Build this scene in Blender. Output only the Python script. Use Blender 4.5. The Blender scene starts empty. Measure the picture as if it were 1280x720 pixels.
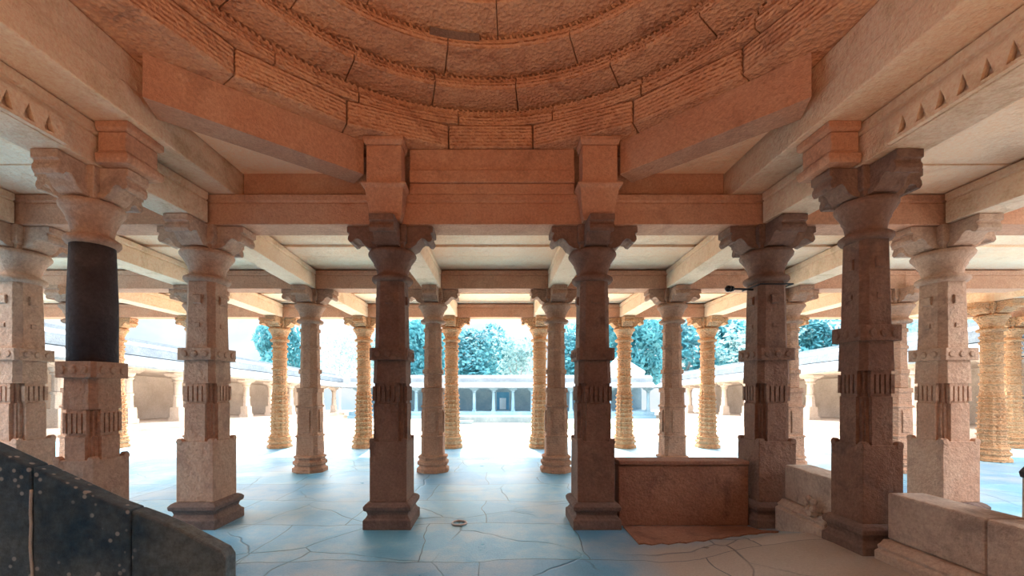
import bpy, bmesh, math, random
from mathutils import Vector, Matrix
random.seed(7)
PI = math.pi
C = bpy.context.scene.collection
G = 0.002                                   # hairline gap between neighbouring stones

# ------------------------------------------------------------------ node helpers
class NT:
    def __init__(s, tree):
        s.t = tree; s.n = tree.nodes; s.l = tree.links
    def node(s, typ, **kw):
        n = s.n.new(typ)
        for k, v in kw.items():
            if k.startswith('i_'):
                key = k[2:]
                key = int(key) if key.isdigit() else key.replace('_', ' ')
                n.inputs[key].default_value = v
            else: setattr(n, k, v)
        return n
    def link(s, a, b): s.l.new(a, b)
    def noise(s, vec, scale, detail=5, rough=.55, dist=0):
        n = s.node('ShaderNodeTexNoise', i_Scale=scale, i_Detail=detail, i_Roughness=rough, i_Distortion=dist)
        s.link(vec, n.inputs['Vector']); return n
    def ramp(s, fac, stops, interp='LINEAR'):
        r = s.node('ShaderNodeValToRGB'); cr = r.color_ramp; cr.interpolation = interp
        while len(cr.elements) < len(stops): cr.elements.new(.5)
        for e, (p, c) in zip(cr.elements, stops):
            e.position = p; e.color = (*c, 1) if len(c) == 3 else c
        s.link(fac, r.inputs[0]); return r.outputs[0]
    def mix(s, fac, a, b, mode='MIX'):
        m = s.node('ShaderNodeMix', data_type='RGBA', blend_type=mode)
        for sock, v in ((m.inputs[0], fac), (m.inputs[6], a), (m.inputs[7], b)):
            if hasattr(v, 'is_linked'): s.link(v, sock)
            else: sock.default_value = v if isinstance(v, (int, float)) else (*v, 1)
        return m.outputs[2]
    def math(s, op, a, b=None):
        m = s.node('ShaderNodeMath', operation=op)
        for i, v in enumerate((a, b)):
            if v is None: continue
            if hasattr(v, 'is_linked'): s.link(v, m.inputs[i])
            else: m.inputs[i].default_value = v
        return m.outputs[0]
    def bump(s, h, strength, dist, normal=None):
        b = s.node('ShaderNodeBump', i_Strength=strength, i_Distance=dist)
        s.link(h, b.inputs['Height'])
        if normal is not None: s.link(normal, b.inputs['Normal'])
        return b.outputs[0]

def new_mat(name):
    m = bpy.data.materials.new(name); m.use_nodes = True
    nt = NT(m.node_tree); b = nt.n['Principled BSDF']
    pos = nt.node('ShaderNodeNewGeometry').outputs['Position']
    return m, nt, b, pos

W3 = (1, 1, 1); K3 = (0, 0, 0)
def stone(name, c1, c2, stain, stain_amt=.5, bump=.8, carved=0, rough=.85, lo=.52, hi=.68):
    m, nt, b, pos = new_mat(name)
    big = nt.noise(pos, 1.3, 6, .6)
    col = nt.mix(nt.ramp(big.outputs[0], [(.35, K3), (.65, W3)]), c1, c2)
    st = nt.noise(pos, 2.6, 7, .65, .6)
    sf = nt.math('MULTIPLY', nt.ramp(st.outputs[0], [(lo, K3), (hi, W3)]), stain_amt)
    col = nt.mix(sf, col, stain)
    fine = nt.noise(pos, 38, 4, .7)
    col = nt.mix(.55, col, nt.ramp(fine.outputs[0], [(.3, (.35, .35, .35)), (.7, (.75, .75, .75))]), 'OVERLAY')
    nt.link(col, b.inputs['Base Color'])
    h = nt.bump(fine.outputs[0], bump, .012)
    mid = nt.noise(pos, 9, 4, .6)
    h = nt.bump(mid.outputs[0], bump, .03, h)
    if carved:
        v = nt.node('ShaderNodeTexVoronoi', i_Scale=26.0); nt.link(pos, v.inputs['Vector'])
        h = nt.bump(v.outputs['Distance'], carved, .03, h)
        w = nt.node('ShaderNodeTexWave', bands_direction='Z', i_Scale=9.0, i_Distortion=.6); nt.link(pos, w.inputs['Vector'])
        h = nt.bump(w.outputs[0], carved * .7, .02, h)
    nt.link(h, b.inputs['Normal'])
    b.inputs['Roughness'].default_value = rough
    b.inputs['Specular IOR Level'].default_value = .25
    return m

M = {}
M['sand'] = stone('lit_sandstone', (.80, .53, .34), (.87, .62, .43), (.48, .27, .13), .5)  # paler copy of the beam stone, side light put into its colour
M['beam'] = stone('shaded_beam_sandstone', (.52, .25, .15), (.60, .33, .21), (.28, .12, .07), .4)  # same stone again, shade of the camera-facing faces put into the colour
M['pillar'] = stone('pillar_sandstone', (.48, .28, .19), (.58, .39, .28), (.20, .12, .10), .55)
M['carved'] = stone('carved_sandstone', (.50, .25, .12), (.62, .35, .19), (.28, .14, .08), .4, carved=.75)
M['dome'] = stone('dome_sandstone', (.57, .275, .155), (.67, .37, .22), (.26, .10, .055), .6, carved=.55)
M['ceiling'] = stone('ceiling_stone', (.98, .64, .40), (.98, .71, .49), (.70, .38, .21), .35)
M['shadedpillar'] = stone('shaded_pillar_sandstone', (.20, .11, .08), (.29, .18, .13), (.08, .05, .045), .6)  # darker copy of the pillar stone, backlit shade put into the colour
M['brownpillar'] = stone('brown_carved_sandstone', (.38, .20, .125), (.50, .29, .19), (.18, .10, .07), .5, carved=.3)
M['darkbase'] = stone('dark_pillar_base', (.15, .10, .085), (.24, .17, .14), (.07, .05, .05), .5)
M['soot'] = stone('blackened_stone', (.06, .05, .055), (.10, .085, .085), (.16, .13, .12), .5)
M['wallstone'] = stone('parapet_stone', (.50, .40, .33), (.62, .52, .44), (.2, .16, .14), .6, bump=.8)
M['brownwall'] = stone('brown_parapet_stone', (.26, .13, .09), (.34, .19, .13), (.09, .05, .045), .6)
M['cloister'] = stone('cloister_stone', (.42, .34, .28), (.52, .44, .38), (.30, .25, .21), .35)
M['bluecloister'] = stone('hazy_cloister_stone', (.13, .24, .32), (.20, .31, .38), (.09, .17, .24), .4)  # blue haze of distance put into the stone colour
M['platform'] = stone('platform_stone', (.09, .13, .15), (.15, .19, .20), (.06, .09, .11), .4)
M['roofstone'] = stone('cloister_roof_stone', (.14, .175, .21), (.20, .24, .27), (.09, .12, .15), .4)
M['doorblue'] = stone('blue_door_paint', (.05, .20, .36), (.07, .25, .42), (.04, .14, .26), .3)

def metal(name, c):
    m, nt, b, pos = new_mat(name)
    n = nt.noise(pos, 60, 3); nt.link(nt.mix(n.outputs[0], c, tuple(x * .6 for x in c)), b.inputs['Base Color'])
    b.inputs['Metallic'].default_value = .6; b.inputs['Roughness'].default_value = .45
    return m
M['iron'] = metal('black_iron', (.03, .03, .035))

def floor_mat(name, ca, cb, cj, rough, brick, cg, beige=None):
    m, nt, b, pos = new_mat(name)
    wob = nt.noise(pos, .9, 3)
    d = nt.node('ShaderNodeVectorMath', operation='SCALE'); d.inputs['Scale'].default_value = .35
    nt.link(wob.outputs['Color'], d.inputs[0])
    ad = nt.node('ShaderNodeVectorMath', operation='ADD'); nt.link(pos, ad.inputs[0]); nt.link(d.outputs[0], ad.inputs[1])
    br = nt.node('ShaderNodeTexBrick', i_Scale=1.0, i_Mortar_Size=.006, i_Mortar_Smooth=.3, i_Bias=0.0, i_Brick_Width=brick[0], i_Row_Height=brick[1])
    br.inputs['Color1'].default_value = (.2, .2, .2, 1); br.inputs['Color2'].default_value = (.8, .8, .8, 1); br.inputs['Mortar'].default_value = (.5, .5, .5, 1)
    br.offset = .37; br.squash = 1.35; br.squash_frequency = 3
    nt.link(ad.outputs[0], br.inputs['Vector'])
    vo = nt.node('ShaderNodeTexVoronoi', feature='DISTANCE_TO_EDGE', i_Scale=.95, i_Randomness=1.0)
    nt.link(ad.outputs[0], vo.inputs['Vector'])
    cn = nt.noise(pos, .8, 2)
    crack = nt.math('MULTIPLY', nt.ramp(vo.outputs['Distance'], [(.0, W3), (.010, K3)]), nt.ramp(cn.outputs[0], [(.42, K3), (.56, W3)]))
    joint = nt.math('MAXIMUM', br.outputs['Fac'], nt.math('MULTIPLY', crack, .9))
    blot = nt.noise(pos, 2.2, 7, .65)
    base = nt.mix(nt.ramp(blot.outputs[0], [(.3, K3), (.7, W3)]), ca, cb)
    gr = nt.noise(pos, 1.1, 5, .65)
    base = nt.mix(nt.math('MULTIPLY', nt.ramp(gr.outputs[0], [(.45, K3), (.65, W3)]), .6), base, cg)
    if beige:  # right-hand floor coloured without the painted sky blue
        sx = nt.node('ShaderNodeSeparateXYZ'); nt.link(ad.outputs[0], sx.inputs[0])
        mk = nt.math('MULTIPLY', nt.ramp(nt.math('MULTIPLY', sx.outputs[0], .1), [(.12, K3), (.17, W3)]), nt.ramp(nt.math('MULTIPLY', sx.outputs[1], .1), [(.40, W3), (.43, K3)]))
        base = nt.mix(nt.math('MULTIPLY', mk, .85), base, beige)
    base = nt.mix(.22, base, br.outputs['Color'], 'OVERLAY')
    fine = nt.noise(pos, 55, 4, .75)
    base = nt.mix(.3, base, nt.ramp(fine.outputs[0], [(.3, (.3, .3, .3)), (.7, (.75, .75, .75))]), 'OVERLAY')
    col = nt.mix(nt.math('MULTIPLY', joint, .8), base, cj)
    nt.link(col, b.inputs['Base Color'])
    rr = nt.node('ShaderNodeMapRange', i_To_Min=rough - .14, i_To_Max=rough + .16); nt.link(blot.outputs[0], rr.inputs[0])
    nt.link(rr.outputs[0], b.inputs['Roughness'])
    h = nt.bump(nt.math('SUBTRACT', 1, joint), .5, .02)
    h = nt.bump(fine.outputs[0], .6, .008, h)
    h = nt.bump(blot.outputs[0], .3, .03, h)
    nt.link(h, b.inputs['Normal'])
    return m
M['floor'] = floor_mat('sky_tinted_paving', (.10, .36, .60), (.20, .50, .74), (.03, .08, .14), .32, (1.5, .95), (.50, .54, .55), (.56, .50, .44))  # blue of the reflected sky put into the paving colour
M['court'] = floor_mat('courtyard_paving', (.66, .58, .48), (.80, .72, .61), (.20, .20, .19), .7, (1.7, 1.1), (.6, .6, .56))

def granite():
    m, nt, b, pos = new_mat('dark_granite')
    n1 = nt.noise(pos, 2.0, 7, .65); n2 = nt.noise(pos, 30, 5, .75)
    col = nt.mix(nt.ramp(n1.outputs[0], [(.35, K3), (.62, W3)]), (.012, .055, .11), (.15, .20, .22))
    col = nt.mix(.6, col, nt.ramp(n2.outputs[0], [(.32, (.2, .2, .2)), (.68, (.85, .85, .85))]), 'OVERLAY')
    v = nt.node('ShaderNodeTexVoronoi', i_Scale=19.0); nt.link(pos, v.inputs['Vector'])
    n3 = nt.noise(pos, 1.7, 2)
    sp = nt.math('MULTIPLY', nt.ramp(v.outputs['Distance'], [(.16, W3), (.26, K3)]), nt.ramp(n3.outputs[0], [(.52, K3), (.56, W3)]))
    col = nt.mix(nt.math('MULTIPLY', sp, .75), col, (.55, .58, .6))
    nt.link(col, b.inputs['Base Color'])
    nt.link(nt.bump(n2.outputs[0], .6, .01), b.inputs['Normal'])
    b.inputs['Roughness'].default_value = .6
    return m
M['granite'] = granite()
M['drip'] = stone('white_drip', (.6, .6, .58), (.7, .7, .68), (.4, .4, .4), .4)

def leafmat(name, c1, c2):
    m, nt, b, pos = new_mat(name)
    n = nt.noise(pos, 1.1, 4)
    nt.link(nt.mix(nt.ramp(n.outputs[0], [(.35, K3), (.65, W3)]), c1, c2), b.inputs['Base Color'])
    b.inputs['Roughness'].default_value = .6
    tr = nt.node('ShaderNodeBsdfTranslucent'); tr.inputs[0].default_value = (*c2, 1)
    mx = nt.node('ShaderNodeMixShader', i_Fac=.35)
    nt.link(b.outputs[0], mx.inputs[1]); nt.link(tr.outputs[0], mx.inputs[2])
    nt.link(mx.outputs[0], nt.n['Material Output'].inputs[0])
    return m
M['leaf'] = leafmat('hazy_teal_leaves', (.035, .20, .26), (.08, .31, .37))  # distance haze painted into the leaf colour as teal
M['leaf_pale'] = leafmat('hazy_pale_leaves', (.12, .27, .30), (.22, .36, .38))  # paler leaves, haze painted in as well
M['bark'] = stone('bark', (.22, .24, .25), (.3, .32, .33), (.14, .15, .16), .4)
M['lawn'] = stone('lawn_grass', (.12, .17, .10), (.17, .21, .14), (.09, .12, .07), .5)
M['daylit'] = stone('white_plaster', (.75, .78, .8), (.8, .82, .84), (.6, .64, .66), .3)

# ------------------------------------------------------------------ mesh helpers
class MB:
    def __init__(s): s.b = bmesh.new()
    def hull_faces(s, rings, closed_u=True, cap=True):
        vs = [[s.b.verts.new(p) for p in r] for r in rings]
        n = len(vs[0])
        for a, c in zip(vs, vs[1:]):
            for i in range(n if closed_u else n - 1):
                j = (i + 1) % n
                try: s.b.faces.new((a[i], a[j], c[j], c[i]))
                except ValueError: pass
        if cap:
            s.b.faces.new(list(reversed(vs[0]))); s.b.faces.new(vs[-1])
        return s
    def box(s, x0, x1, y0, y1, z0, z1):
        return s.hull_faces([[(x0, y0, z), (x1, y0, z), (x1, y1, z), (x0, y1, z)] for z in (z0, z1)])
    def prism(s, poly, z0, z1):
        return s.hull_faces([[(x, y, z) for x, y in poly] for z in (z0, z1)])
    def extrude(s, prof, w, mat=None):           # prof in (r, z), extruded along local y by +-w, then transformed
        rings = [[Vector((r, y, z)) for r, z in prof] for y in (-w, w)]
        if mat: rings = [[mat @ v for v in r] for r in rings]
        return s.hull_faces(rings)
    def loft(s, secs):                            # secs: (z, polygon)
        return s.hull_faces([[(x, y, z) for x, y in poly] for z, poly in secs])
    def lathe(s, prof, seg=24, cx=0, cy=0, cap=True):
        return s.hull_faces([[(cx + r * math.cos(2 * PI * i / seg), cy + r * math.sin(2 * PI * i / seg), z) for i in range(seg)] for r, z in prof], cap=cap)
    def tube(s, p0, p1, r0, r1=None, seg=8):
        r1 = r0 if r1 is None else r1
        p0, p1 = Vector(p0), Vector(p1); d = (p1 - p0).normalized()
        u = d.orthogonal().normalized(); v = d.cross(u)
        return s.hull_faces([[p + u * (r * math.cos(2 * PI * i / seg)) + v * (r * math.sin(2 * PI * i / seg)) for i in range(seg)] for p, r in ((p0, r0), (p1, r1))])
    def ball(s, c, r, seg=12):
        m = Matrix.Translation(c)
        bmesh.ops.create_uvsphere(s.b, u_segments=seg, v_segments=seg // 2, radius=r, matrix=m); return s
    def build(s, name, mat, parent=None, bevel=0, smooth=False):
        bmesh.ops.recalc_face_normals(s.b, faces=s.b.faces)
        me = bpy.data.meshes.new(name); s.b.to_mesh(me); s.b.free()
        if smooth:
            for p in me.polygons: p.use_smooth = True
        me.materials.append(M[mat] if isinstance(mat, str) else mat)
        o = bpy.data.objects.new(name, me); C.objects.link(o); o.parent = parent
        if bevel:
            bv = o.modifiers.new('soft_edges', 'BEVEL'); bv.width = bevel; bv.segments = 2; bv.limit_method = 'ANGLE'
        return o

def tag(o, label=None, cat=None, group=None, kind='thing'):
    if label: o['label'] = label
    if cat: o['category'] = cat
    if group: o['group'] = group
    if kind: o['kind'] = kind
    return o
def empty(name, loc, label, cat, group=None, rz=0):
    o = bpy.data.objects.new(name, None); C.objects.link(o); o.location = loc; o.rotation_euler.z = rz
    o.empty_display_size = .2
    return tag(o, label, cat, group)
def kids(o): return [c for c in C.objects if c.parent == o]
def copy_tree(o, parent=None):
    c = o.copy(); C.objects.link(c); c.parent = parent
    for ch in kids(o): copy_tree(ch, c)
    return c
def struct(name, mb, mat, label, cat, bevel=0):
    return tag(mb.build(name, mat, bevel=bevel), label, cat, None, 'structure')

def sq(w, c=.0):
    if c <= 0: return [(-w, -w), (w, -w), (w, w), (-w, w)]
    return [(-w + c, -w), (w - c, -w), (w, -w + c), (w, w - c), (w - c, w), (-w + c, w), (-w, w - c), (-w, -w + c)]
def redent(w, a, d):                      # square whose corners step in twice
    q = [(w, -a), (w, a), (w - d, a), (w - d, a + d * .9), (a + d * .9, a + d * .9), (a + d * .9, w - d), (a, w - d), (a, w)]
    out = []
    for k in range(4):
        cs, sn = [(1, 0), (0, 1), (-1, 0), (0, -1)][k]
        for x, y in q[1:] if True else q: out.append((x * cs - y * sn, x * sn + y * cs))
    return out
def ngon(r, n, ph=0): return [(r * math.cos(2 * PI * (i + .5) / n + ph), r * math.sin(2 * PI * (i + .5) / n + ph)) for i in range(n)]
def star(r, n=16, k=.9): return [((r if i % 2 else r * k) * math.cos(2 * PI * i / (2 * n)), (r if i % 2 else r * k) * math.sin(2 * PI * i / (2 * n))) for i in range(2 * n)]

# ------------------------------------------------------------------ camera (level, wide; frame shifted up)
F = 520.0; VX, VY, EYE = 622.7, 485.0, 1.5
cam = bpy.data.cameras.new('camera'); co = bpy.data.objects.new('camera', cam); C.objects.link(co)
co.location = (0, 0, EYE); co.rotation_euler = (PI / 2, 0, 0)
cam.sensor_width = 36; cam.lens = F / 1280 * 36; cam.shift_x = (640 - VX) / 1280; cam.shift_y = (VY - 360) / 1280
cam.clip_end = 300; cam.clip_start = .05
bpy.context.scene.camera = co
def at(px, py, y): return ((px - VX) * y / F, y, EYE + (VY - py) * y / F)

# ------------------------------------------------------------------ floor and ground
def sstep(t): t = max(0, min(1, t)); return t * t * (3 - 2 * t)
def rise(x, y): return .20 * sstep((x - 1.5) / 1.3) * sstep((4.5 - y) / .9) * sstep((3.35 - x) / .05 + 0)
bm = bmesh.new()
xs = [-12.5 + i * .25 for i in range(109)]; ys = [-5.0 + j * .25 for j in range(67)] + [11.7]
grid = [[bm.verts.new((x, y, rise(x, y))) for x in xs] for y in ys]
for j in range(len(ys) - 1):
    for i in range(len(xs) - 1): bm.faces.new((grid[j][i], grid[j][i + 1], grid[j + 1][i + 1], grid[j + 1][i]))
r = bmesh.ops.extrude_face_region(bm, geom=bm.faces[:])
for v in r['geom']:
    if isinstance(v, bmesh.types.BMVert): v.co.z = -.45
fb = MB(); fb.b.free(); fb.b = bm
struct('floor', fb, 'floor', 'worn stone paving of the pillared hall, coloured blue for the reflected sky', 'floor')

SL = .036
def ez(y): return -.25 - SL * (y - 11.7)          # the court falls away gently
struct('ground', MB().hull_faces([[(-40, y, ez(y) - d), (40, y, ez(y) - d), (40, y, ez(y)), (-40, y, ez(y))][::1] for y, d in ((11.72, .3), (75, .3))]),
       'court', 'pale sunlit stone paving of the open courtyard', 'ground')

# ------------------------------------------------------------------ pillars
BR_TOP = 3.258
def bracket(root, mat, arms='NESW', z0=3.0):
    MB().loft([(z0 + .002, sq(.165)), (z0 + .05, sq(.165)), (z0 + .07, sq(.19)), (BR_TOP, sq(.19))]).build('bracket_block', mat, root, .008)
    prof = [(.15, 0.01), (.24, .02), (.30, .05), (.34, .10), (.38, .125), (.425, .115), (.45, .09), (.485, .085), (.51, .115), (.505, .15), (.49, .165), (.49, .185), (.52, .19), (.52, .255), (.15, .255)]
    prof = [(.15 + (r - .15) * .86, z + z0) for r, z in prof]
    for a in arms:
        ang = {'E': 0, 'N': PI / 2, 'W': PI, 'S': -PI / 2}[a]
        MB().extrude(prof, .125, Matrix.Rotation(ang, 4, 'Z')).build('bracket_arm', mat, root, .006)

def ears(mb, w, z, r=.035):
    for sx in (-1, 1):
        for sy in (-1, 1):
            mb.tube((sx * (w - .03), sy * (w + .004), z), (sx * (w - .03), sy * (w - .05), z), r, seg=10)
            mb.tube((sx * (w + .004), sy * (w - .03), z), (sx * (w - .05), sy * (w - .03), z), r, seg=10)

def bell(mat, root, k=1.0, z=3.0):
    MB().lathe([(.17 * k, z - .345), (.205 * k, z - .34), (.225 * k, z - .315), (.222 * k, z - .29), (.19 * k, z - .27), (.165 * k, z - .262), (.168 * k, z - .23), (.185 * k, z - .17), (.20 * k, z - .15), (.20 * k, z - .135), (.215 * k, z - .11), (.24 * k, z - .075), (.258 * k, z - .05), (.262 * k, z - .03), (.25 * k, z - .008), (.24 * k, z)], 28).build('capital', mat, root, smooth=True)

def plain_pillar(loc, label, pm='pillar', shaft_mat=None, round_shaft=False, low=0.0):
    shaft_mat = shaft_mat or pm
    root = empty('stone_pillar', loc, label, 'pillar', 'plain pillars around the dome')
    m = pm
    MB().loft([(0, sq(.255)), (.10, sq(.255)), (.115, sq(.235)), (.15, sq(.215)), (.185, sq(.225)), (.20, sq(.25)), (.24, sq(.255)), (.265, sq(.235)), (.28, sq(.21))]).build('base', 'darkbase', root, .006)
    b = MB().loft([(.28, sq(.198)), (.93, sq(.198))]); ears(b, .198, .925)
    b.loft([(.93, sq(.11)), (.97, sq(.11)), (1.0, sq(.08))])
    b.build('pedestal', m, root, .006)
    L = low
    s = MB().loft([(.93, redent(.185, .10, .035)), (1.33 - L, redent(.185, .10, .035)), (1.335 - L, redent(.172, .10, .035)), (1.55 - L, redent(.172, .10, .035))])
    s.loft([(1.55 - L, sq(.178, .05)), (1.80 - L, sq(.172, .05))])
    for sx in (-1, 1):                                   # little fluted panels on each face
        for k in (-.1, -.05, 0, .05, .1):
            s.box(k - .017, k + .017, sx * .172 - .018, sx * .172 + .018, 1.36 - L, 1.52 - L)
            s.box(sx * .172 - .018, sx * .172 + .018, k - .017, k + .017, 1.36 - L, 1.52 - L)
    s.build('shaft', m, root, .004)
    bd = MB().loft([(1.80 - L, sq(.205, .03)), (1.93 - L, sq(.205, .03))])
    for k in range(4):
        R = Matrix.Rotation(k * PI / 2, 4, 'Z')
        for q in (-.11, 0, .11):
            bd.tube(R @ Vector((q, -.2, 1.865 - L)), R @ Vector((q, -.216, 1.865 - L)), .042, .03, 10)
    bd.build('carved_band', m, root, .004)
    if round_shaft:
        MB().lathe([(.198, 1.93 - L), (.198, 2.2), (.18, 2.66)], 20).build('upper_shaft', shaft_mat, root, smooth=True)
    else:
        u = MB().loft([(1.93, sq(.165, .055)), (2.66, sq(.152, .055))])
        for k in range(4):
            R = Matrix.Rotation(k * PI / 2, 4, 'Z')
            u.extrude([(.14, 2.40), (.178, 2.42), (.178, 2.50), (.14, 2.52)], .045, R)
            u.extrude([(.14, 2.14), (.172, 2.16), (.172, 2.20), (.14, 2.22)], .03, R)
        u.build('upper_shaft', shaft_mat, root, .004)
    bell(m, root)
    bracket(root, m)
    return root

def carved_pillar(loc, label, mat, rich):
    root = empty('carved_pillar', loc, label, 'pillar', 'carved pillars towards the courtyard')
    MB().loft([(0, ngon(.30, 8)), (.07, ngon(.30, 8)), (.085, ngon(.265, 8)), (.12, ngon(.255, 8)), (.14, ngon(.29, 8)), (.19, ngon(.29, 8)), (.205, ngon(.26, 8)), (.24, ngon(.25, 8)), (.25, ngon(.275, 8)), (.285, ngon(.275, 8)), (.30, ngon(.235, 8))]).build('base', mat, root, .005)
    secs = []
    z = .30
    if rich:
        w = .21
        while z < 1.36:
            secs += [(z, star(w + .025, 12)), (z + .035, star(w + .03, 12)), (z + .04, star(w, 12)), (z + .105, star(w, 12))]
            z += .11; w -= .0035
        MB().loft(secs + [(1.4, star(.17, 12))]).build('lower_shaft', mat, root)
        u = [(1.4, ngon(.17, 16))]
        for zz in (1.55, 1.75, 1.95, 2.2, 2.4, 2.52):
            u += [(zz, ngon(.165, 16)), (zz + .01, ngon(.187, 16)), (zz + .05, ngon(.187, 16)), (zz + .06, ngon(.16, 16))]
        MB().loft(u + [(2.66, ngon(.155, 16))]).build('upper_shaft', mat, root)
    else:
        lo = MB().loft([(.30, sq(.195, .05)), (.62, sq(.19, .05)), (.625, sq(.205, .05)), (.66, sq(.205, .05)), (.665, redent(.19, .10, .035)[:8] and sq(.185, .055)), (1.15, sq(.178, .055)), (1.155, sq(.195, .05)), (1.19, sq(.195, .05)), (1.195, sq(.178, .06)), (1.42, sq(.172, .06))])
        for k in range(4):
            R = Matrix.Rotation(k * PI / 2, 4, 'Z')
            lo.extrude([(.17, .70), (.205, .72), (.205, 1.06), (.19, 1.11), (.17, 1.12)], .07, R)
        lo.build('lower_shaft', mat, root, .004)
        up = MB().loft([(1.42, sq(.19, .06)), (1.50, sq(.19, .06)), (1.505, ngon(.17, 8)), (1.75, ngon(.168, 8)), (1.755, ngon(.195, 8)), (1.83, ngon(.195, 8)), (1.835, ngon(.165, 8)), (2.2, ngon(.16, 8)), (2.205, ngon(.18, 8)), (2.25, ngon(.18, 8)), (2.255, ngon(.158, 8)), (2.5, ngon(.155, 8)), (2.505, ngon(.175, 8)), (2.56, ngon(.175, 8)), (2.565, ngon(.15, 8)), (2.66, ngon(.15, 8))])
        up.build('upper_shaft', mat, root, .004)
    bell(mat, root)
    bracket(root, mat)
    return root

AY, SY, BY, CY = 4.64, 3.42, 7.53, 10.5
XA = [-5.34, -3.24, -1.176, 1.047, 2.985, 4.95]
XB = [-7.6, -5.4, -3.4, -1.176, 1.047, 3.146, 5.25, 7.2]
XC = [-9.65, -7.6, -5.51, -3.39, -1.176, 1.047, 3.18, 5.28, 7.3, 9.4]
SLX, SRX = -3.33, 3.02
ULX = {-1: 2.84, 1: 2.52}              # inner faces of the corbelled upper courses
plain = plain_pillar((XA[2], AY, 0), 'dark plain pillar on the left of the central aisle, first row under the dome', 'shadedpillar')
def place(proto, loc, label):
    o = copy_tree(proto); o.location = loc; o['label'] = label; return o
pale = plain_pillar((XA[1], AY, 0), 'plain pillar with a pale right side just beyond the foot of the balustrade')
place(pale, (XA[0], AY, 0), 'plain brown pillar at the left edge of the picture, behind the granite balustrade')
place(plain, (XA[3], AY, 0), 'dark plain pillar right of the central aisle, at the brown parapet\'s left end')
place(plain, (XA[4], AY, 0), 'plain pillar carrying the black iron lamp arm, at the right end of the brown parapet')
place(pale, (XA[5], AY, 0), 'plain pillar with a pale scrolled pedestal standing behind the grey parapet on the right')
place(plain, (SRX, SY, rise(2.7, SY) - .03), 'nearest pillar on the right, dark brown, rising between two lengths of grey parapet')
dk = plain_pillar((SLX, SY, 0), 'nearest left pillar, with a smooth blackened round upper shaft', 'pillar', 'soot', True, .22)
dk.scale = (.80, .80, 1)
# S right stands on the risen paving: squash to keep its bracket level
sr = [o for o in C.objects if o.get('label', '').startswith('nearest pillar on the right')][0]
sr.scale = (.80, .80, (3.258 - sr.location.z) / 3.258)

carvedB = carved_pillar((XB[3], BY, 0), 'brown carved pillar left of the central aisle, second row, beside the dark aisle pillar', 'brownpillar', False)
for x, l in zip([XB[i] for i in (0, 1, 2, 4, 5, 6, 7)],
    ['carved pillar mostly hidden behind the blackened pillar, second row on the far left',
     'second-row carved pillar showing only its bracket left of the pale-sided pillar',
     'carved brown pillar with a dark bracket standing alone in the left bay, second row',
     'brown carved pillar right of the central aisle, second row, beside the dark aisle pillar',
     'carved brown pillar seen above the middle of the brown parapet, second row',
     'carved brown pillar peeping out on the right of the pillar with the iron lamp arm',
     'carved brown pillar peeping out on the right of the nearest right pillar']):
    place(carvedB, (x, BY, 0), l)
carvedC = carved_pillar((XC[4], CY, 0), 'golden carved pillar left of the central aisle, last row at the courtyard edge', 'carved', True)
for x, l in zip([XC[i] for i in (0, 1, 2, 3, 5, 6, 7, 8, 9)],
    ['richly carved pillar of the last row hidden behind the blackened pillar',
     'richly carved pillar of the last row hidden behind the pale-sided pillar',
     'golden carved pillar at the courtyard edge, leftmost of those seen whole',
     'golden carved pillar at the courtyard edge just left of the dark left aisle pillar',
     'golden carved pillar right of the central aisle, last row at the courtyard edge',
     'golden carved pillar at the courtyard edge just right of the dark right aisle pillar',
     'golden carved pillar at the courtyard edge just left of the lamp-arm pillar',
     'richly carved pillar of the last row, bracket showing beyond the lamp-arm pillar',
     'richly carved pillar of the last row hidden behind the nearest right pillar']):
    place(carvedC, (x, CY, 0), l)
place(carvedC, (10.2, 8.6, 0), 'pale fluted carved pillar far out on the right, in front of the right cloister wall')
place(carvedC, (12.95, CY, 0), 'carved pillar cut by the right edge of the picture')

# ------------------------------------------------------------------ beams
BZ0, BZ1 = 3.26, 3.58
HW = .165
def bay_word(a, b):
    return None
def planbeam(p0, p1, hw, z0, z1, groove=False):
    p0, p1 = Vector(p0), Vector(p1); d = (p1 - p0).normalized(); n = Vector((-d.y, d.x))
    poly = lambda w: [tuple(p0 - n * w), tuple(p1 - n * w), tuple(p1 + n * w), tuple(p0 + n * w)]
    m = MB()
    if groove:
        m.loft([(z0, poly(hw)), (z0 + (z1 - z0) * .70, poly(hw)), (z0 + (z1 - z0) * .72, poly(hw - .012)), (z0 + (z1 - z0) * .76, poly(hw - .012)), (z0 + (z1 - z0) * .78, poly(hw + .006)), (z1, poly(hw + .006))])
    else: m.prism(poly(hw), z0, z1)
    return m
def side(x0, x1):
    c = (x0 + x1) / 2
    if abs(c) < .6: return 'over the central aisle'
    n = round((abs(c) - .06) / 2.1); w = 'left' if c < 0 else 'right'
    return 'over the %s bay %s of the aisle' % (['', 'first', 'second', 'third', 'fourth', 'fifth', 'sixth'][n], w)
def cross_row(xsr, y, rowname, group):
    for x0, x1 in zip(xsr, xsr[1:]):
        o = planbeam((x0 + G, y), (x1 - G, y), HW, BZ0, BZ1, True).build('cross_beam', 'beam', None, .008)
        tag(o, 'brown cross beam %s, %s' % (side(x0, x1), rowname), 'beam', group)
cross_row([-7.5] + XA + [7.2], AY, 'first row of pillars', 'cross beams')
cross_row([-9.7] + XB + [9.4], BY, 'second row of pillars', 'cross beams')
cross_row([-11.7] + XC + [11.6, 13.9], CY, 'last row at the courtyard', 'cross beams')
def line_word(x):
    w = 'left' if x < 0 else 'right'
    n = int(round((abs(x + .06) - 1.1) / 2.1))
    return '%s pillar line %s of the aisle' % (['first', 'second', 'third', 'fourth', 'fifth'][n], w)
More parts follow.
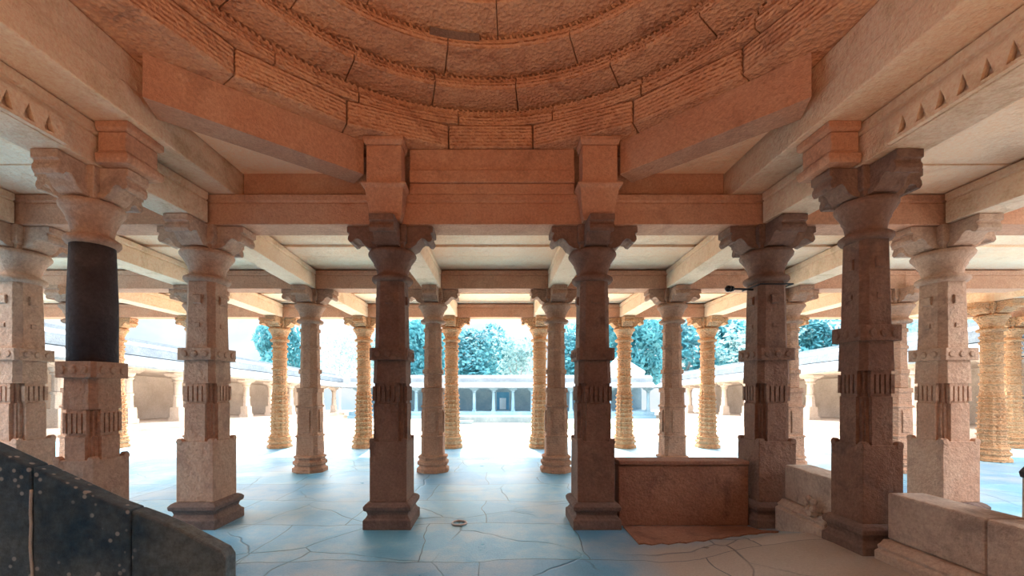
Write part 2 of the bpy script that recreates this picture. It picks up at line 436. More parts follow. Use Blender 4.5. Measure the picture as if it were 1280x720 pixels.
def long_beam(p0, p1, where, mat='beam', z0=BZ0, z1=BZ1, hw=HW, name='long_beam', trim0=HW + .022, trim1=HW + .022):
    a, b = Vector(p0), Vector(p1); d = (b - a).normalized()
    if trim0 > .1: trim0 += HW * abs(d.x)
    if trim1 > .1: trim1 += HW * abs(d.x)
    o = planbeam(a + d * trim0, b - d * trim1, hw, z0, z1, True).build(name, mat, None, .008)
    return tag(o, 'stone beam %s' % where, 'beam', 'long beams')
XA_in = XA
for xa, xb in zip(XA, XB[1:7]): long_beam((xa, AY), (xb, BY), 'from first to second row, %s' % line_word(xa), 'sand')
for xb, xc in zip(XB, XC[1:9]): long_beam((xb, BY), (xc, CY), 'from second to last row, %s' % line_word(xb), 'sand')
long_beam((10.2, BY), (10.2, CY), 'over the pale fluted pillar far out on the right', 'sand')
long_beam((XA[0], 1.0), (XA[0], AY), 'towards the camera along the far side of the left aisle', 'sand', trim0=0)
long_beam((XA[5], .6), (XA[5], AY), 'towards the camera along the far side of the right aisle', 'sand', trim0=0)
# beams that frame the dome on both sides
for s, xs_, xa, w in ((-1, SLX, XA[1], 'left'), (1, SRX, XA[4], 'right')):
    long_beam((xs_, SY), (xa, AY), 'under the %s dome edge, from corner pillar to nearest pillar' % w, 'sand', trim0=.015)
    lb = long_beam((xs_, -.75), (xs_, SY), 'with cut triangles under the %s dome edge, nearest the camera' % w, 'sand', trim0=0, trim1=.015)
    # row of small cut triangles along its inner face
    t = MB(); xi = xs_ - s * (HW + .007); xo = xi - s * .035
    tx = lambda pts: t.hull_faces([[(x, y, z) for y, z in pts] for x in (xi, xo)])
    ys3 = [3.02 - k * .125 for k in range(15)]
    for y1, y0 in zip(ys3, ys3[1:]): tx([(y0 + .035, 3.29), (y1 - .035, 3.29), (y1 - .001, 3.40), (y0 + .001, 3.40)])
    tx([(ys3[-1], 3.4005), (ys3[0], 3.4005), (ys3[0], 3.43), (ys3[-1], 3.43)])
    tx([(ys3[-1], 3.265), (ys3[0], 3.265), (ys3[0], 3.2895), (ys3[-1], 3.2895)])
    t.build('triangle_carving', 'sand', lb)
    # upper course
    uw = abs(xs_) - ULX[s] + .16; uc = s * (ULX[s] + uw / 2)
    e = planbeam((uc, -.75), (uc, 4.80), uw / 2, BZ1 + .010, 3.83).build('upper_beam', 'sand', None, .01)
    tag(e, 'upper course of stone laid along the %s edge of the dome' % w, 'beam', 'upper courses')
    e = planbeam((uc + s * .012, -.75), (uc + s * .012, 4.80), uw / 2, 3.834, 4.08).build('upper_beam', 'sand', None, .01)
    tag(e, 'topmost course of stone laid along the %s edge of the dome' % w, 'beam', 'upper courses')
# courses over the first row
def course(x0, x1, y0, y1, z0, z1, label, mat='beam'):
    tag(MB().box(x0, x1, y0, y1, z0, z1).build('upper_beam', mat, None, .012), label, 'beam', 'upper courses')
course(-.955, .825, 4.47, 4.80, 3.584, 3.70, 'thin dark course above the cross beam of the central aisle')
course(-.955, .825, 4.455, 4.80, 3.704, 3.84, 'middle course of stone above the cross beam of the central aisle')
course(-.955, .825, 4.49, 4.80, 3.844, 4.08, 'deep top course of stone above the cross beam of the central aisle')
course(-2.836, -.96, 4.63, 4.80, 3.584, 4.08, 'recessed dark course in the left corner of the dome square')
course(.83, 2.516, 4.63, 4.80, 3.584, 4.08, 'recessed dark course in the right corner of the dome square')
# stub piers that carry the octagon
def stub(loc, rz, label, low=False):
    root = empty('stub_pier', loc, label, 'pier', 'stub piers under the octagon', rz)   # front face towards -y
    if low:
        MB().loft([(0, sq2(.17, -.24)), (.03, sq2(.18, -.255)), (.07, sq2(.18, -.255)), (.09, sq2(.155, -.22)), (.10, sq2(.155, -.22))]).build('flared_block', 'beam', root, .006)
        MB().box(-.155, .155, -.22, 0, .102, .25).build('pier_block', 'beam', root, .01)
        MB().loft([(.252, sq2(.16, -.23)), (.27, sq2(.18, -.255)), (.322, sq2(.18, -.255))]).build('pier_cap', 'beam', root, .006)
        return root
    MB().loft([(0, [(-.15, .0), (-.15, -.10), (.15, -.10), (.15, .0)]), (.06, [(-.165, .0), (-.165, -.12), (.165, -.12), (.165, .0)]),
               (.30, [(-.20, .0), (-.20, -.19), (.20, -.19), (.20, .0)]), (.33, [(-.23, .0), (-.23, -.22), (.23, -.22), (.23, .0)]), (.352, [(-.23, .0), (-.23, -.22), (.23, -.22), (.23, .0)])]).build('flared_block', 'beam', root, .006)
    MB().box(-.18, .18, -.19, 0, .354, .74).build('pier_block', 'beam', root, .01)
    MB().loft([(.742, sq2(.19, -.20)), (.78, sq2(.205, -.22)), (.818, sq2(.205, -.22))]).build('pier_cap', 'beam', root, .006)
    return root
def sq2(hx, y0): return [(-hx, 0), (-hx, y0), (hx, y0), (hx, 0)]
stub((XA[2], AY - HW - .01, 3.26), 0, 'stub pier with a flared foot above the dark left aisle pillar')
stub((XA[3], AY - HW - .01, 3.26), 0, 'stub pier with a flared foot above the dark right aisle pillar')
stub((SLX + HW + .022, SY, 3.264), PI / 2, 'stub pier above the blackened left pillar', True)
stub((SRX - HW - .022, SY, 3.264), -PI / 2, 'stub pier above the nearest right pillar', True)
# diagonal lintels
def diag(p0, p1, out, out1, label):
    p0, p1 = Vector(p0), Vector(p1); o = Vector(out); o1 = Vector(out1)
    b = MB().prism([tuple(p0), tuple(p1), tuple(p1 + o1), tuple(p0 + o)], 3.74, 4.082).build('diagonal_lintel', 'beam', None)
    tag(b, label, 'beam', 'diagonal lintels')
diag((-1.41, 4.36), (-2.735, 3.20), (-.17, .20), (-.1051, .27), 'broad diagonal lintel cutting the left corner under the dome')
diag((1.28, 4.36), (2.41, 3.20), (.18, .18), (.1101, .27), 'broad diagonal lintel cutting the right corner under the dome')
struct('ceiling', MB().prism([(-1.62, 4.62), (-2.834, 4.62), (-2.834, 3.56)], 3.88, 4.08), 'ceiling', 'triangular corner slab behind the left diagonal lintel', 'ceiling')
struct('ceiling', MB().prism([(1.52, 4.62), (2.514, 4.62), (2.514, 3.56)], 3.88, 4.08), 'ceiling', 'triangular corner slab behind the right diagonal lintel', 'ceiling')

# ------------------------------------------------------------------ dome
DX, DY = -.08, 2.05
dome = empty('corbelled_dome', (DX, DY, 4.085), 'great round corbelled dome of orange carved stone rings overhead', 'dome')
inner = [(-.45, 2.42), (-1.40, 2.03), (-2.10, 1.40), (-2.50, .52)]
inner = inner + [(x, -y) for x, y in reversed(inner)]
inner = inner + [(-x, y) for x, y in reversed(inner)]          # 16 corners, closed
outer_b = []
for x, y in inner:
    a = math.atan2(y, x); k = min(3.75 / max(abs(math.cos(a)), 1e-6), 2.9 / max(abs(math.sin(a)), 1e-6)); outer_b.append((k * math.cos(a), k * math.sin(a)))
n = len(inner)
course16 = MB()
for i in range(n):                                   # one long stone per side
    j = (i + 1) % n
    def lerp(a, b, t): return (a[0] + (b[0] - a[0]) * t, a[1] + (b[1] - a[1]) * t)
    q = [lerp(inner[i], inner[j], .006), lerp(inner[i], inner[j], .994), lerp(outer_b[i], outer_b[j], .999), lerp(outer_b[i], outer_b[j], .001)]
    course16.prism(q, 0, .245)
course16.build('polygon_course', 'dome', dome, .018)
def ring(R, z0, z1, lip, Rout, nst, carve, seed):
    rnd = random.Random(seed); m = MB()
    edges = [0]
    while edges[-1] < 2 * PI - .2: edges.append(edges[-1] + rnd.uniform(.75, 1.25) * 2 * PI / nst)
    edges[-1] = 2 * PI; off = rnd.uniform(0, .3)
    for a0, a1 in zip(edges, edges[1:]):
        j = rnd.uniform(-.006, .006); jz = rnd.uniform(-.003, .003)
        prof = [(R + j, z0 + .004), (R + j - .006, z0 + .03 + jz), (R + j, z0 + lip + jz), (R + j + .035, z0 + lip + .006 + jz), (R + j + .05, z0 + lip + .03), (R + j + .045, z1 - .06), (R + j + .035, z1 - .045), (R + j + .11, z1 - .04), (R + j + .11, z1 - .002), (Rout, z1 - .002), (Rout, z0 + .004)]
        st = max(3, int((a1 - a0) / .05)); gap = .0025
        rings = [[(r * math.cos(a + off), r * math.sin(a + off), z) for r, z in prof] for a in [a0 + gap + (a1 - a0 - 2 * gap) * k / st for k in range(st + 1)]]
        m.hull_faces(rings)
    o = m.build('ring_course', 'dome', dome)
    if carve in ('leaf', 'both'):
        c = MB()
        nn = int(2 * PI * R / .055)
        for k in range(nn):
            a = 2 * PI * k / nn; zc = z0 + lip + .062; Rr = R + .045
            pts = []
            for dr in (.03, -.010):
                pts.append([((Rr + dr) * math.cos(a + da), (Rr + dr) * math.sin(a + da), zc + dz) for da, dz in ((-.022 / R, -.026), (-.002 / R, -.026), (.022 / R, .026), (.002 / R, .026))])
            c.hull_faces(pts)
        c.build('leaf_carving', 'dome', o)
    if carve in ('bead', 'both'):
        c = MB()
        nn = int(2 * PI * R / .042)
        for k in range(nn):
            a = 2 * PI * k / nn
            bmesh.ops.create_icosphere(c.b, subdivisions=1, radius=.013, matrix=Matrix.Translation(((R - .001) * math.cos(a), (R - .001) * math.sin(a), z0 + .045)))
        c.build('bead_carving', 'dome', o)
zb = 4.085
RG = [(2.45, 4.335, .10, 'leaf'), (2.21, 4.55, .075, 'both'), (1.92, 4.73, .07, 'both'), (1.62, 4.89, .07, 'both'), (1.30, 5.04, .06, 'bead'), (.95, 5.18, .06, 'bead'), (.6, 5.3, .06, 'bead')]
for k, (R, z, lip, cv) in enumerate(RG):
    zn = RG[k + 1][1] if k + 1 < len(RG) else 5.42
    ring(R, z - zb, zn - zb, lip, 3.5 if k == 0 else RG[k - 1][0] + .35, max(5, int(2 * PI * R / .95)), cv, k + 3)
dk_ = MB()  # dark inset painted for the shadow in a missing stone's hollow
a0 = math.atan2(1.92, -.58); a1 = math.atan2(1.92, -.10)
dk_.hull_faces([[(r * math.cos(a), r * math.sin(a), z) for r, z in ((1.925, 4.808 - zb), (1.99, 4.808 - zb), (1.99, 4.886 - zb), (1.925, 4.886 - zb))] for a in [a0 + (a1 - a0) * k / 8 for k in range(9)]])
tag(dk_.build('hollow_shade', 'darkbase', dome), 'dark slab painted for the shaded hollow of a missing stone', kind=None)
MB().lathe([(.9, 5.424 - zb), (.9, 5.55 - zb)], 32).build('crown_stone', 'dome', dome)
roof_ = MB().lathe([(3.55, .25), (3.75, .25), (3.75, 1.0), (1.5, 1.8), (.0, 1.9), (.0, 1.6), (1.4, 1.5), (3.55, .9)], 48, DX, DY, cap=False)
for v_ in roof_.b.verts: v_.co.z += zb
struct('roof', roof_, 'sand', 'outer stone shell covering the dome', 'roof')

# ------------------------------------------------------------------ flat ceilings (laid in strips)
def ceil_bay(x0, x1, y0, y1, label, z=3.592, along='x', step=.55):
    rnd = random.Random(int(x0 * 100 + y0 * 37)); m = MB()
    y = y0
    if along == 'x':
        n = max(1, round((y1 - y0) / step)); s = (y1 - y0) / n
        for k in range(n):
            m.box(x0, x1, y0 + k * s + .004, y0 + (k + 1) * s - .004, z + rnd.choice((0, .012, .03, .02)), 4.075)
    m.box(x0, x1, y0, y1, 4.0, 4.078)
    return struct('ceiling', m, 'ceiling', label, 'ceiling')
ceil_bay(-6.1, -3.72, -5, 4.80, 'flat stone slab ceiling over the left aisle beside the dome', step=.9)
ceil_bay(3.42, 6.1, -5, 4.80, 'flat stone slab ceiling over the right aisle beside the dome', step=.9)
ceil_bay(-12.4, 14.3, 4.81, BY, 'flat slab ceiling between the first and second rows of pillars', step=.45)
ceil_bay(-12.4, 14.3, BY + .01, 11.9, 'flat slab ceiling between the second row of pillars and the courtyard', step=.45)
ceil_bay(-3.71, 3.41, -5, -.96, 'flat slab ceiling behind the dome, over the entrance side', step=.9)
struct('shade_wall_back', MB().box(-6.1, 6.1, -5.4, -5.05, -.3, 4.2), 'granite', 'unseen dark wall added behind the hall to hold back light', 'wall')  # added out of view, dark so camera-facing stone stays dim
struct('shade_wall_left', MB().box(-6.4, -6.1, -5.4, 1.8, -.3, 4.2), 'granite', 'unseen dark wall added on the left behind the camera to hold back light', 'wall')  # both side walls are added unseen to cut daylight from the flanks
struct('shade_wall_right', MB().box(6.1, 6.4, -5.4, 1.8, -.3, 4.2), 'granite', 'unseen dark wall added on the right behind the camera to hold back light', 'wall')

# ------------------------------------------------------------------ parapets, balustrade
r_ = empty('parapet', (0, 0, 0), 'low brown stone parapet joining the right aisle pillar to the lamp-arm pillar', 'parapet')
MB().box(XA[3] + .262, XA[4] - .262, 4.52, 4.74, 0, .66).build('wall_panel', 'brownwall', r_, .012)
MB().box(XA[3] + .262, XA[4] - .262, 4.50, 4.76, .662, .71).build('coping', 'brownwall', r_, .012)
def side_parapet(y0, y1, x0, x1, label, split):
    r = empty('parapet', (0, 0, 0), label, 'parapet', 'grey side parapets')
    b0 = min(rise(2.9, y0), rise(2.9, y1)) * 0
    p = lambda a, b: [(x0 + a, y0), (x0 + b, y0), (x1 + b, y1), (x1 + a, y1)]
    MB().loft([(0, p(-.10, .36)), (.26, p(-.10, .36)), (.275, p(-.07, .34)), (.30, p(-.08, .34)), (.32, p(-.05, .33)), (.345, p(-.03, .31))]).build('footing', 'wallstone', r, .008)
    m = MB()
    ys_ = [y0] + split + [y1]
    for a, b in zip(ys_, ys_[1:]):
        xa = x0 + (x1 - x0) * (a - y0) / (y1 - y0); xb = x0 + (x1 - x0) * (b - y0) / (y1 - y0)
        m.prism([(xa, a + .003), (xa + .27, a + .003), (xb + .27, b - .003), (xb, b - .003)], .347, .70)
    m.build('wall_panel', 'wallstone', r, .015)
    return r
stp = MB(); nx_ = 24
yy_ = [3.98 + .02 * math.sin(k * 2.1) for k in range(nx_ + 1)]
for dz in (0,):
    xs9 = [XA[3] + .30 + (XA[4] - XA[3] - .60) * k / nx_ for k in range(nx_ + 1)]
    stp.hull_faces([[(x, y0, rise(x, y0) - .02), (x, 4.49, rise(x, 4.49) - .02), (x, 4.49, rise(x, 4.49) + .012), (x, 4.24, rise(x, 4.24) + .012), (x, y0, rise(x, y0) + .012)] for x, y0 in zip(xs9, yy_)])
tag(stp.build('parapet_shade_strip', 'brownwall', None, 0), 'thin brown strip painted for shade and reflection at the brown parapet foot', 'paving')  # shade and reflection of the parapet laid on as a brown slab
rg = MB(); nr = 28
rg.hull_faces([[(-.43 + (.078 + .012 * math.cos(p)) * math.cos(a), 4.60 + (.078 + .012 * math.cos(p)) * math.sin(a), .010 + .010 * math.sin(p)) for p in [2 * PI * q / 8 for q in range(8)]] for a in [2 * PI * k / nr for k in range(nr + 1)]], cap=False)
tag(rg.build('carved_ring', 'daylit', None, smooth=True), 'small pale ring carved in the paving of the central aisle', 'carving')
r1 = side_parapet(3.64, 4.36, 2.93, 3.0, 'short length of grey parapet between the lamp-arm pillar and the nearest right pillar', [])
side_parapet(1.2, 3.19, 3.0, 2.98, 'long grey cracked parapet running towards the camera at the lower right', [1.9, 2.55])
car = MB()
for k in range(5):
    a = 2 * PI * k / 5
    car.ball((2.85, 3.80 + .05 * math.cos(a), .17 + .27 + .05 * math.sin(a)), .03, 8)
car.tube((2.88, 3.80, .36), (2.835, 3.80, .36), .045, .03)
car.build('carved_boss', 'wallstone', r1)
pe = empty('end_post', (3.50, 2.62, 0), 'round-topped stone post cut by the right edge of the picture', 'post')
MB().lathe([(.13, 0), (.125, .92)], 18).build('shaft', 'wallstone', pe)
MB().lathe([(.135, .922), (.14, .95), (.12, .985), (.07, 1.0)], 18).build('cap', 'soot', pe, smooth=True)

st = empty('stair_balustrade', (0, 0, 0), 'dark speckled granite balustrade sloping down from the left edge', 'balustrade')
yb = 2.15
prof = [(0, 555), (-60, 528), (15, 557), (67, 581), (125, 608), (160, 624), (210, 642), (242, 656), (290, 681), (296, 690)]
pts = [at(px, py, yb + .09) for px, py in prof[2:]]
left = at(-260, 440, yb + .09)
poly = [(left[0], left[2])] + [(p[0], p[2]) for p in pts]
xl, xr = left[0], pts[-1][0]
xj1, xj2 = at(40, 0, yb)[0], at(163, 0, yb)[0]
def zt(x):
    for (xa, za), (xb, zb_) in zip(poly, poly[1:]):
        if xa <= x <= xb: return za + (zb_ - za) * (x - xa) / (xb - xa)
    return poly[-1][1]
for a, b in ((xl, xj1 - .004), (xj1 + .004, xj2 - .002), (xj2 + .002, xr)):
    top = [(a, zt(a))] + [p for p in poly if a < p[0] < b] + [(b, zt(b))]
    pr = [(a, 0.0)] + top + [(b, 0.0)]
    m = MB(); m.hull_faces([[(x, y, z) for x, z in pr] for y in (yb, yb + .09)])
    m.build('slab', 'granite', st, .012)
dr = MB(); rn = random.Random(4)
dx = xj1 - .002
zz = zt(dx) - .12
prev = (dx, zz)
while zz > .25:
    nx, nz = dx + rn.uniform(-.006, .006), zz - .06
    dr.tube((prev[0], yb - .001, prev[1]), (nx, yb - .001, nz), .0065, seg=6); prev = (nx, nz); zz = nz
dr.build('drip_stain', 'drip', st)

# ------------------------------------------------------------------ black iron lamp arm on the corner pillar
la = empty('lamp_arm', (XA[4] - .17, AY - .05, 2.585), 'small black iron lamp arm with a round end, strapped to the right corner pillar', 'lamp')
MB().tube((-.005, 0, 0), (-.27, -.04, .0), .012, seg=10).build('arm', 'iron', la)
MB().ball((-.30, -.045, .0), .036, 14).build('lamp_head', 'iron', la, smooth=True)
MB().tube((-.245, -.035, 0), (-.27, -.04, 0), .028, .034, 12).build('socket', 'iron', la)
sb = MB()
for a, b in (((-.004, -.135), (.344, -.135)), ((.344, -.135), (.344, .2)), ((-.004, -.135), (-.004, .2))):
    sb.tube((a[0], a[1], .03), (b[0], b[1], .03), .008, seg=6)
sb.build('strap', 'iron', la)

# ------------------------------------------------------------------ cloisters around the court
def wing(s, xf, ya, yb_, y_first, label, mat, nb):
    root = empty('cloister_wing', (xf, ya, ez(ya)), label, 'cloister', 'cloister wings')
    def V(x, y, z): return (s * x, y - ya, z + ez(y) - ez(ya))
    def run(prof, name, mt, bev=0):
        return MB().hull_faces([[V(x, y, z) for x, z in prof] for y in (ya, yb_)]).build(name, mt, root, bev)
    run([(-.75, -.05), (-.75, .28), (-.45, .28), (-.45, .55), (4.2, .55), (4.2, -.05)], 'plinth', mat)
    run([(3.2, .56), (3.2, 2.95), (3.5, 2.95), (3.5, .56)], 'back_wall', mat)
    run([(-.25, 2.62), (-.25, 2.95), (3.6, 2.95), (3.6, 2.62)], 'lintel', mat)
    run([(-1.0, 2.60), (-1.05, 2.68), (-.25, 3.12), (3.6, 3.12), (3.6, 2.96), (-.2, 2.96)], 'sloping_eave', 'roofstone')
    run([(-.3, 3.13), (-.3, 3.42), (-.2, 3.42), (-.2, 3.50), (.35, 3.72), (.35, 3.85), (3.6, 3.85), (3.6, 3.13)], 'parapet', 'roofstone')
    y = y_first
    while y < yb_ - .3:
        if y > ya + .2:
            b = MB(); px, py, pz = V(0, y, 0)
            b.loft([(pz + .552, [(px + a, py + c) for a, c in sq(.24)]), (pz + .72, [(px + a, py + c) for a, c in sq(.24)])])
            b.loft([(pz + .72, [(px + a, py + c) for a, c in sq(.2)]), (pz + 1.15, [(px + a, py + c) for a, c in sq(.19)])])
            b.loft([(pz + 1.15, [(px + a, py + c) for a, c in ngon(.19, 8)]), (pz + 1.6, [(px + a, py + c) for a, c in ngon(.17, 8)])])
            b.lathe([(.2, pz + 1.6), (.2, pz + 1.68), (.155, pz + 1.7), (.15, pz + 2.2), (.2, pz + 2.23), (.2, pz + 2.28), (.17, pz + 2.3), (.25, pz + 2.42), (.25, pz + 2.45)], 14, px, py)
            b.loft([(pz + 2.45, [(px + a, py + c) for a, c in sq(.25)]), (pz + 2.55, [(px + a * .9, py + c * 1.9) for a, c in sq(.25)]), (pz + 2.615, [(px + a * .9, py + c * 2.0) for a, c in sq(.25)])])
            b.build('pillar', mat, root)
        y += 2.45
    return root
wing(-1, -13.9, 9.0, 36.5, 10.7, 'pillared cloister wing along the left side of the courtyard', 'cloister', 10)
wing(1, 14.5, 9.0, 36.5, 9.5, 'pillared cloister wing along the right side of the courtyard', 'cloister', 10)
# far range
yf = 36.0; zf = ez(yf)
fr = empty('cloister_range', (0, yf, zf), 'low pillared range with a blue doorway closing the far side of the courtyard', 'cloister')
ff = yf / F
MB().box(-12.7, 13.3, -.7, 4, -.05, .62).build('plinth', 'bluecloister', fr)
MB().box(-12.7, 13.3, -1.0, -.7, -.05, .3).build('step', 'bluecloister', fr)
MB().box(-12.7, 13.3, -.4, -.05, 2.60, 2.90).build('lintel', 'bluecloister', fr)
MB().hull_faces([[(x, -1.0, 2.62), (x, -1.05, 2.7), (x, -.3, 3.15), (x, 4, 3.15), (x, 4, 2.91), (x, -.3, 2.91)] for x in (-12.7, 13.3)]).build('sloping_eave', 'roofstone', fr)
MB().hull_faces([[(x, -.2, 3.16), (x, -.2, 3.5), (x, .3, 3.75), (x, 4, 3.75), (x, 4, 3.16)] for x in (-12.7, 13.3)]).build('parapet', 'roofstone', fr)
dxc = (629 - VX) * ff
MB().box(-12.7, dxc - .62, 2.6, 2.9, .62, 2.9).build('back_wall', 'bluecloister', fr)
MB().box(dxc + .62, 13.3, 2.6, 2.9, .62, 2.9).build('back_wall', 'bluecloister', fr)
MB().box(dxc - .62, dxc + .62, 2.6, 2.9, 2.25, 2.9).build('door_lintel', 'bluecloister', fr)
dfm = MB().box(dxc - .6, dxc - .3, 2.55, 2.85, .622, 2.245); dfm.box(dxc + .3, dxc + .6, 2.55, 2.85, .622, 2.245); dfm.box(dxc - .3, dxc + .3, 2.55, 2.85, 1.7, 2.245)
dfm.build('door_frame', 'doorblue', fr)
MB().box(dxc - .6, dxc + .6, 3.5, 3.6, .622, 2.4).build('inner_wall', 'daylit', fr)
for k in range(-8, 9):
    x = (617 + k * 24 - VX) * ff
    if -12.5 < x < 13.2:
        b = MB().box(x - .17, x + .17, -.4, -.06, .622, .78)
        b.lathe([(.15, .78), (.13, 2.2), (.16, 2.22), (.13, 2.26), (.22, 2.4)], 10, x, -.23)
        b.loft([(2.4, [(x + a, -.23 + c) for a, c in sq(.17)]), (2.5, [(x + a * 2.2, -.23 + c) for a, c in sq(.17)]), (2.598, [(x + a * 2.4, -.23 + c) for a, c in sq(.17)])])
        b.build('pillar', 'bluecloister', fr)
# low platforms and lawns in the court
def slab_on_court(name, x0, x1, y0, y1, h, mat, label, cat):
    z0, z1 = ez(y0), ez(y1)
    o = MB().hull_faces([[(x0, y0, z0 + .003), (x1, y0, z0 + .003), (x1, y1, z1 + .003), (x0, y1, z1 + .003)], [(x0, y0, z0 + h), (x1, y0, z0 + h), (x1, y1, z1 + h), (x0, y1, z1 + h)]]).build(name, mat, None, .02)
    return tag(o, label, cat)
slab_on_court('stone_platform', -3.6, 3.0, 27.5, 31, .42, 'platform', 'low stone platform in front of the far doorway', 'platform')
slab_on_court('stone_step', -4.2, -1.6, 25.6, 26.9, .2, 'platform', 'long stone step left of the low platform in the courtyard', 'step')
slab_on_court('lawn', 1.4, 10.5, 21.5, 26.5, .04, 'lawn', 'pale green lawn strip in front of the right cloister wing', 'lawn')
sp = empty('corner_roof', (11.2, 38.1, zf + 3.752), 'small pale pyramid roof above the right far corner', 'roof')
MB().loft([(0, sq(1.6)), (.3, sq(1.7)), (1.3, sq(.6)), (1.9, sq(.1))]).build('pyramid', 'daylit', sp)
MB().ball((0, 0, 1.98), .13).build('finial', 'daylit', sp)

# ------------------------------------------------------------------ trees beyond
def crown_mesh(seed, leafn=5200, dense=1.0):
    rnd = random.Random(seed); bmv = bmesh.new()
    blobs = [(Vector((0, 0, 5.2)), 1.9)]
    for k in range(15):
        a = rnd.uniform(0, 2 * PI); r = rnd.uniform(.8, 2.4); blobs.append((Vector((r * math.cos(a), r * math.sin(a), rnd.uniform(3.0, 7.2))), rnd.uniform(.8, 1.5)))
    for k in range(leafn):
        c, R = blobs[rnd.randrange(len(blobs))]
        d = Vector((rnd.gauss(0, 1), rnd.gauss(0, 1), rnd.gauss(0, 1))).normalized()
        p = c + d * R * rnd.uniform(.65, 1.05) ** .5
        u = Vector((rnd.gauss(0, 1), rnd.gauss(0, 1), rnd.gauss(0, 1))).normalized(); v = u.orthogonal().normalized()
        s = rnd.uniform(.10, .2)
        bmv.faces.new([bmv.verts.new(p + u * (s * 1.5)), bmv.verts.new(p + v * s * .8), bmv.verts.new(p - u * (s * 1.5)), bmv.verts.new(p - v * s * .8)])
    m = MB(); m.b.free(); m.b = bmv; return m
def trunk(root):
    t = MB().tube((0, 0, 0), (.1, 0, 2.6), .28, .2, 10); t.tube((.1, 0, 2.5), (-.9, .3, 4.6), .15, .07); t.tube((.1, 0, 2.5), (1.0, -.2, 4.8), .15, .07); t.tube((.1, 0, 2.5), (.1, .2, 5.6), .16, .06)
    return t.build('trunk', 'bark', root)
protos = []
for k, (mt, lab) in enumerate((('leaf', 'teal leafy tree behind the far range, nearest the left of the doorway'), ('leaf', 'broad teal tree at the far left beyond the left cloister roof'), ('leaf_pale', 'pale blossoming thin-leaved tree behind the far range, right above the doorway'))):
    r = empty('leafy_tree', (0, 0, 0), lab, 'tree', 'trees beyond the courtyard')
    crown_mesh(20 + k, 5600 if k < 2 else 1700).build('crown', mt, r); trunk(r); protos.append(r)
def put_tree(o, px, top, y, wscale, label=None):
    g = ez(y); zt_ = EYE + (VY - top) * y / F; k = (zt_ - g) / 8.1
    o.location = ((px - VX) * y / F, y, g); o.scale = (k * wscale, k * wscale, k); o.rotation_euler.z = random.uniform(0, 6)
    if label: o['label'] = label
    return o
D = (45.5, 55.5, 66)
put_tree(protos[1], 355, 398, D[0], .72)
put_tree(protos[0], 590, 408, D[1], 1.0)
put_tree(protos[2], 645, 418, D[0], .8)
for k, px, top, y, w, l in ((2, 470, 410, D[1], .9, 'pale thin-leaved tree left of the dark left aisle pillar'),
                            (0, 528, 404, D[0], .9, 'teal leafy tree behind the far range, seen between the left aisle pillars'),
                            (1, 622, 425, D[2], .9, 'teal leafy tree behind the far range, straight above the doorway'),
                            (0, 730, 402, D[2], 1.0, 'teal leafy tree hidden behind the dark right aisle pillar'),
                            (0, 790, 394, D[0], 1.0, 'teal leafy tree just right of the dark right aisle pillar'),
                            (1, 850, 396, D[1], 1.1, 'teal leafy tree behind the carved pillar above the brown parapet'),
                            (0, 905, 396, D[2], 1.1, 'teal leafy tree just left of the pillar with the iron lamp arm'),
                            (2, 950, 392, D[0], 1.1, 'pale thin-leaved tree hidden behind the pillar with the iron lamp arm'),
                            (1, 1022, 398, D[1], 1.0, 'teal leafy tree above the right cloister roof, beyond the lamp-arm pillar'),
                            (2, 1180, 385, D[0], 1.0, 'pale thin-leaved tree at the far right above the cloister roof')):
    put_tree(copy_tree(protos[k]), px, top, y, w, l)
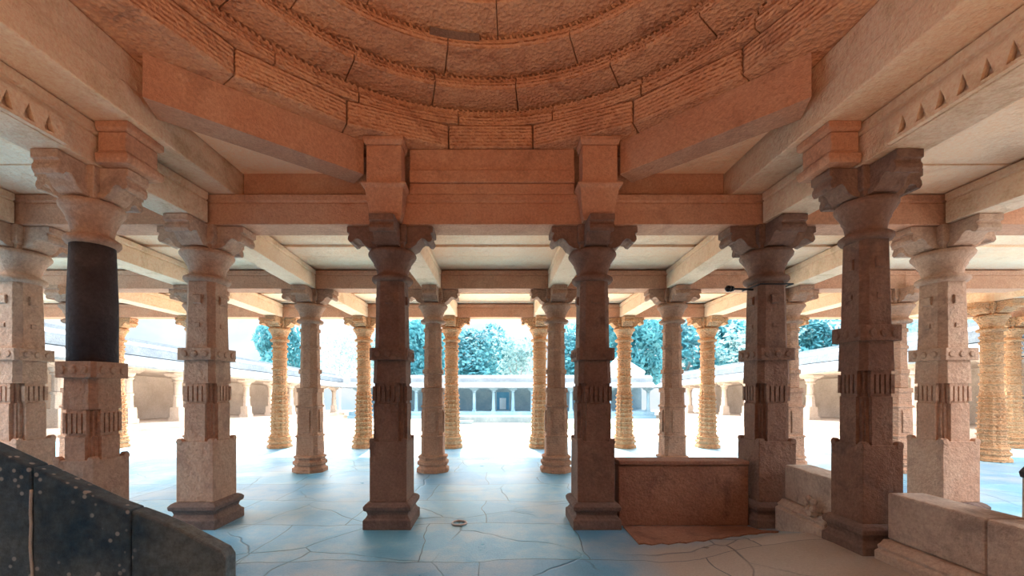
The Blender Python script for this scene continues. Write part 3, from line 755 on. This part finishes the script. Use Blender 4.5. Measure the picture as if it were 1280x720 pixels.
# one nearly bare tree
bt = empty('bare_tree', ((425 - VX) * 43.5 / F, 43.5, ez(43.5)), 'slender nearly bare tree with thin branches beyond the left cloister', 'tree')
b = MB(); rnd = random.Random(11)
def branch(p, d, L, r, depth):
    q = p + d * L; b.tube(p, q, r, r * .7, 6)
    if depth:
        for k in range(3):
            nd = (d + Vector((rnd.uniform(-.7, .7), rnd.uniform(-.7, .7), rnd.uniform(-.1, .5)))).normalized()
            branch(q, nd, L * rnd.uniform(.6, .8), r * .62, depth - 1)
branch(Vector((0, 0, 0)), Vector((0, 0, 1)), 3.0, .13, 5)
b.build('branches', 'bark', bt)
lf = MB()
for k in range(500):
    a = rnd.uniform(0, 2 * PI); p = Vector((rnd.gauss(0, 1.6), rnd.gauss(0, 1.6), rnd.uniform(4, 8.6))); u = Vector((rnd.gauss(0, 1), rnd.gauss(0, 1), rnd.gauss(0, 1))).normalized(); v = u.orthogonal(); s = .12
    lf.b.faces.new([lf.b.verts.new(p + u * s), lf.b.verts.new(p + v * s), lf.b.verts.new(p - u * s), lf.b.verts.new(p - v * s)])
lf.build('leaves', 'leaf_pale', bt)

# ------------------------------------------------------------------ light
w = bpy.data.worlds.new('sky'); bpy.context.scene.world = w; w.use_nodes = True
nt = NT(w.node_tree); bg = nt.n['Background']
tc = nt.node('ShaderNodeTexCoord').outputs['Generated']
sep = nt.node('ShaderNodeSeparateXYZ'); nt.link(tc, sep.inputs[0])
cl = nt.noise(tc, 3.2, 6, .6, .4)
sky = nt.ramp(sep.outputs[2], [(0.0, (.66, .88, 1.0)), (.2, (.72, .88, 1.0)), (.45, (.95, .96, 1.0)), (1.0, (.9, .94, 1.0))])
gain = nt.ramp(sep.outputs[2], [(0.0, (.125,) * 3), (.15, (.15,) * 3), (.42, (1.0,) * 3), (1.0, (1.0,) * 3)])
col = nt.mix(nt.ramp(cl.outputs[0], [(.42, K3), (.58, W3)]), sky, (1.0, 1.0, 1.0))
nt.link(nt.mix(1.0, col, gain, 'MULTIPLY'), bg.inputs[0]); bg.inputs[1].default_value = 2.6
sun = bpy.data.lights.new('sun', 'SUN'); so = bpy.data.objects.new('sun', sun); C.objects.link(so)
sun.energy = 5.8; sun.angle = .009; sun.color = (1, .86, .68)
so.rotation_euler = Vector((.12, -1.0, -1.25)).to_track_quat('-Z', 'Y').to_euler()
def area(name, loc, aim, sx, sy, e, col):
    l = bpy.data.lights.new(name, 'AREA'); l.shape = 'RECTANGLE'; l.size = sx; l.size_y = sy; l.energy = e; l.color = col
    o = bpy.data.objects.new(name, l); C.objects.link(o); o.location = loc
    o.rotation_euler = (Vector(aim) - Vector(loc)).to_track_quat('-Z', 'Y').to_euler(); return o
l_ = area('dome_fill_light', (-.1, -1.6, .12), (-.1, -.2, 4.6), 6.0, 1.8, 80, (1, .58, .36)); l_.data.spread = 2.0  # added fill light warming the dome from below, no fixture there

sc = bpy.context.scene
sc.view_settings.view_transform = 'Standard'; sc.view_settings.look = 'None'
sc.view_settings.gamma = 1; sc.view_settings.use_curve_mapping = False
sc.view_settings.exposure = 1.65
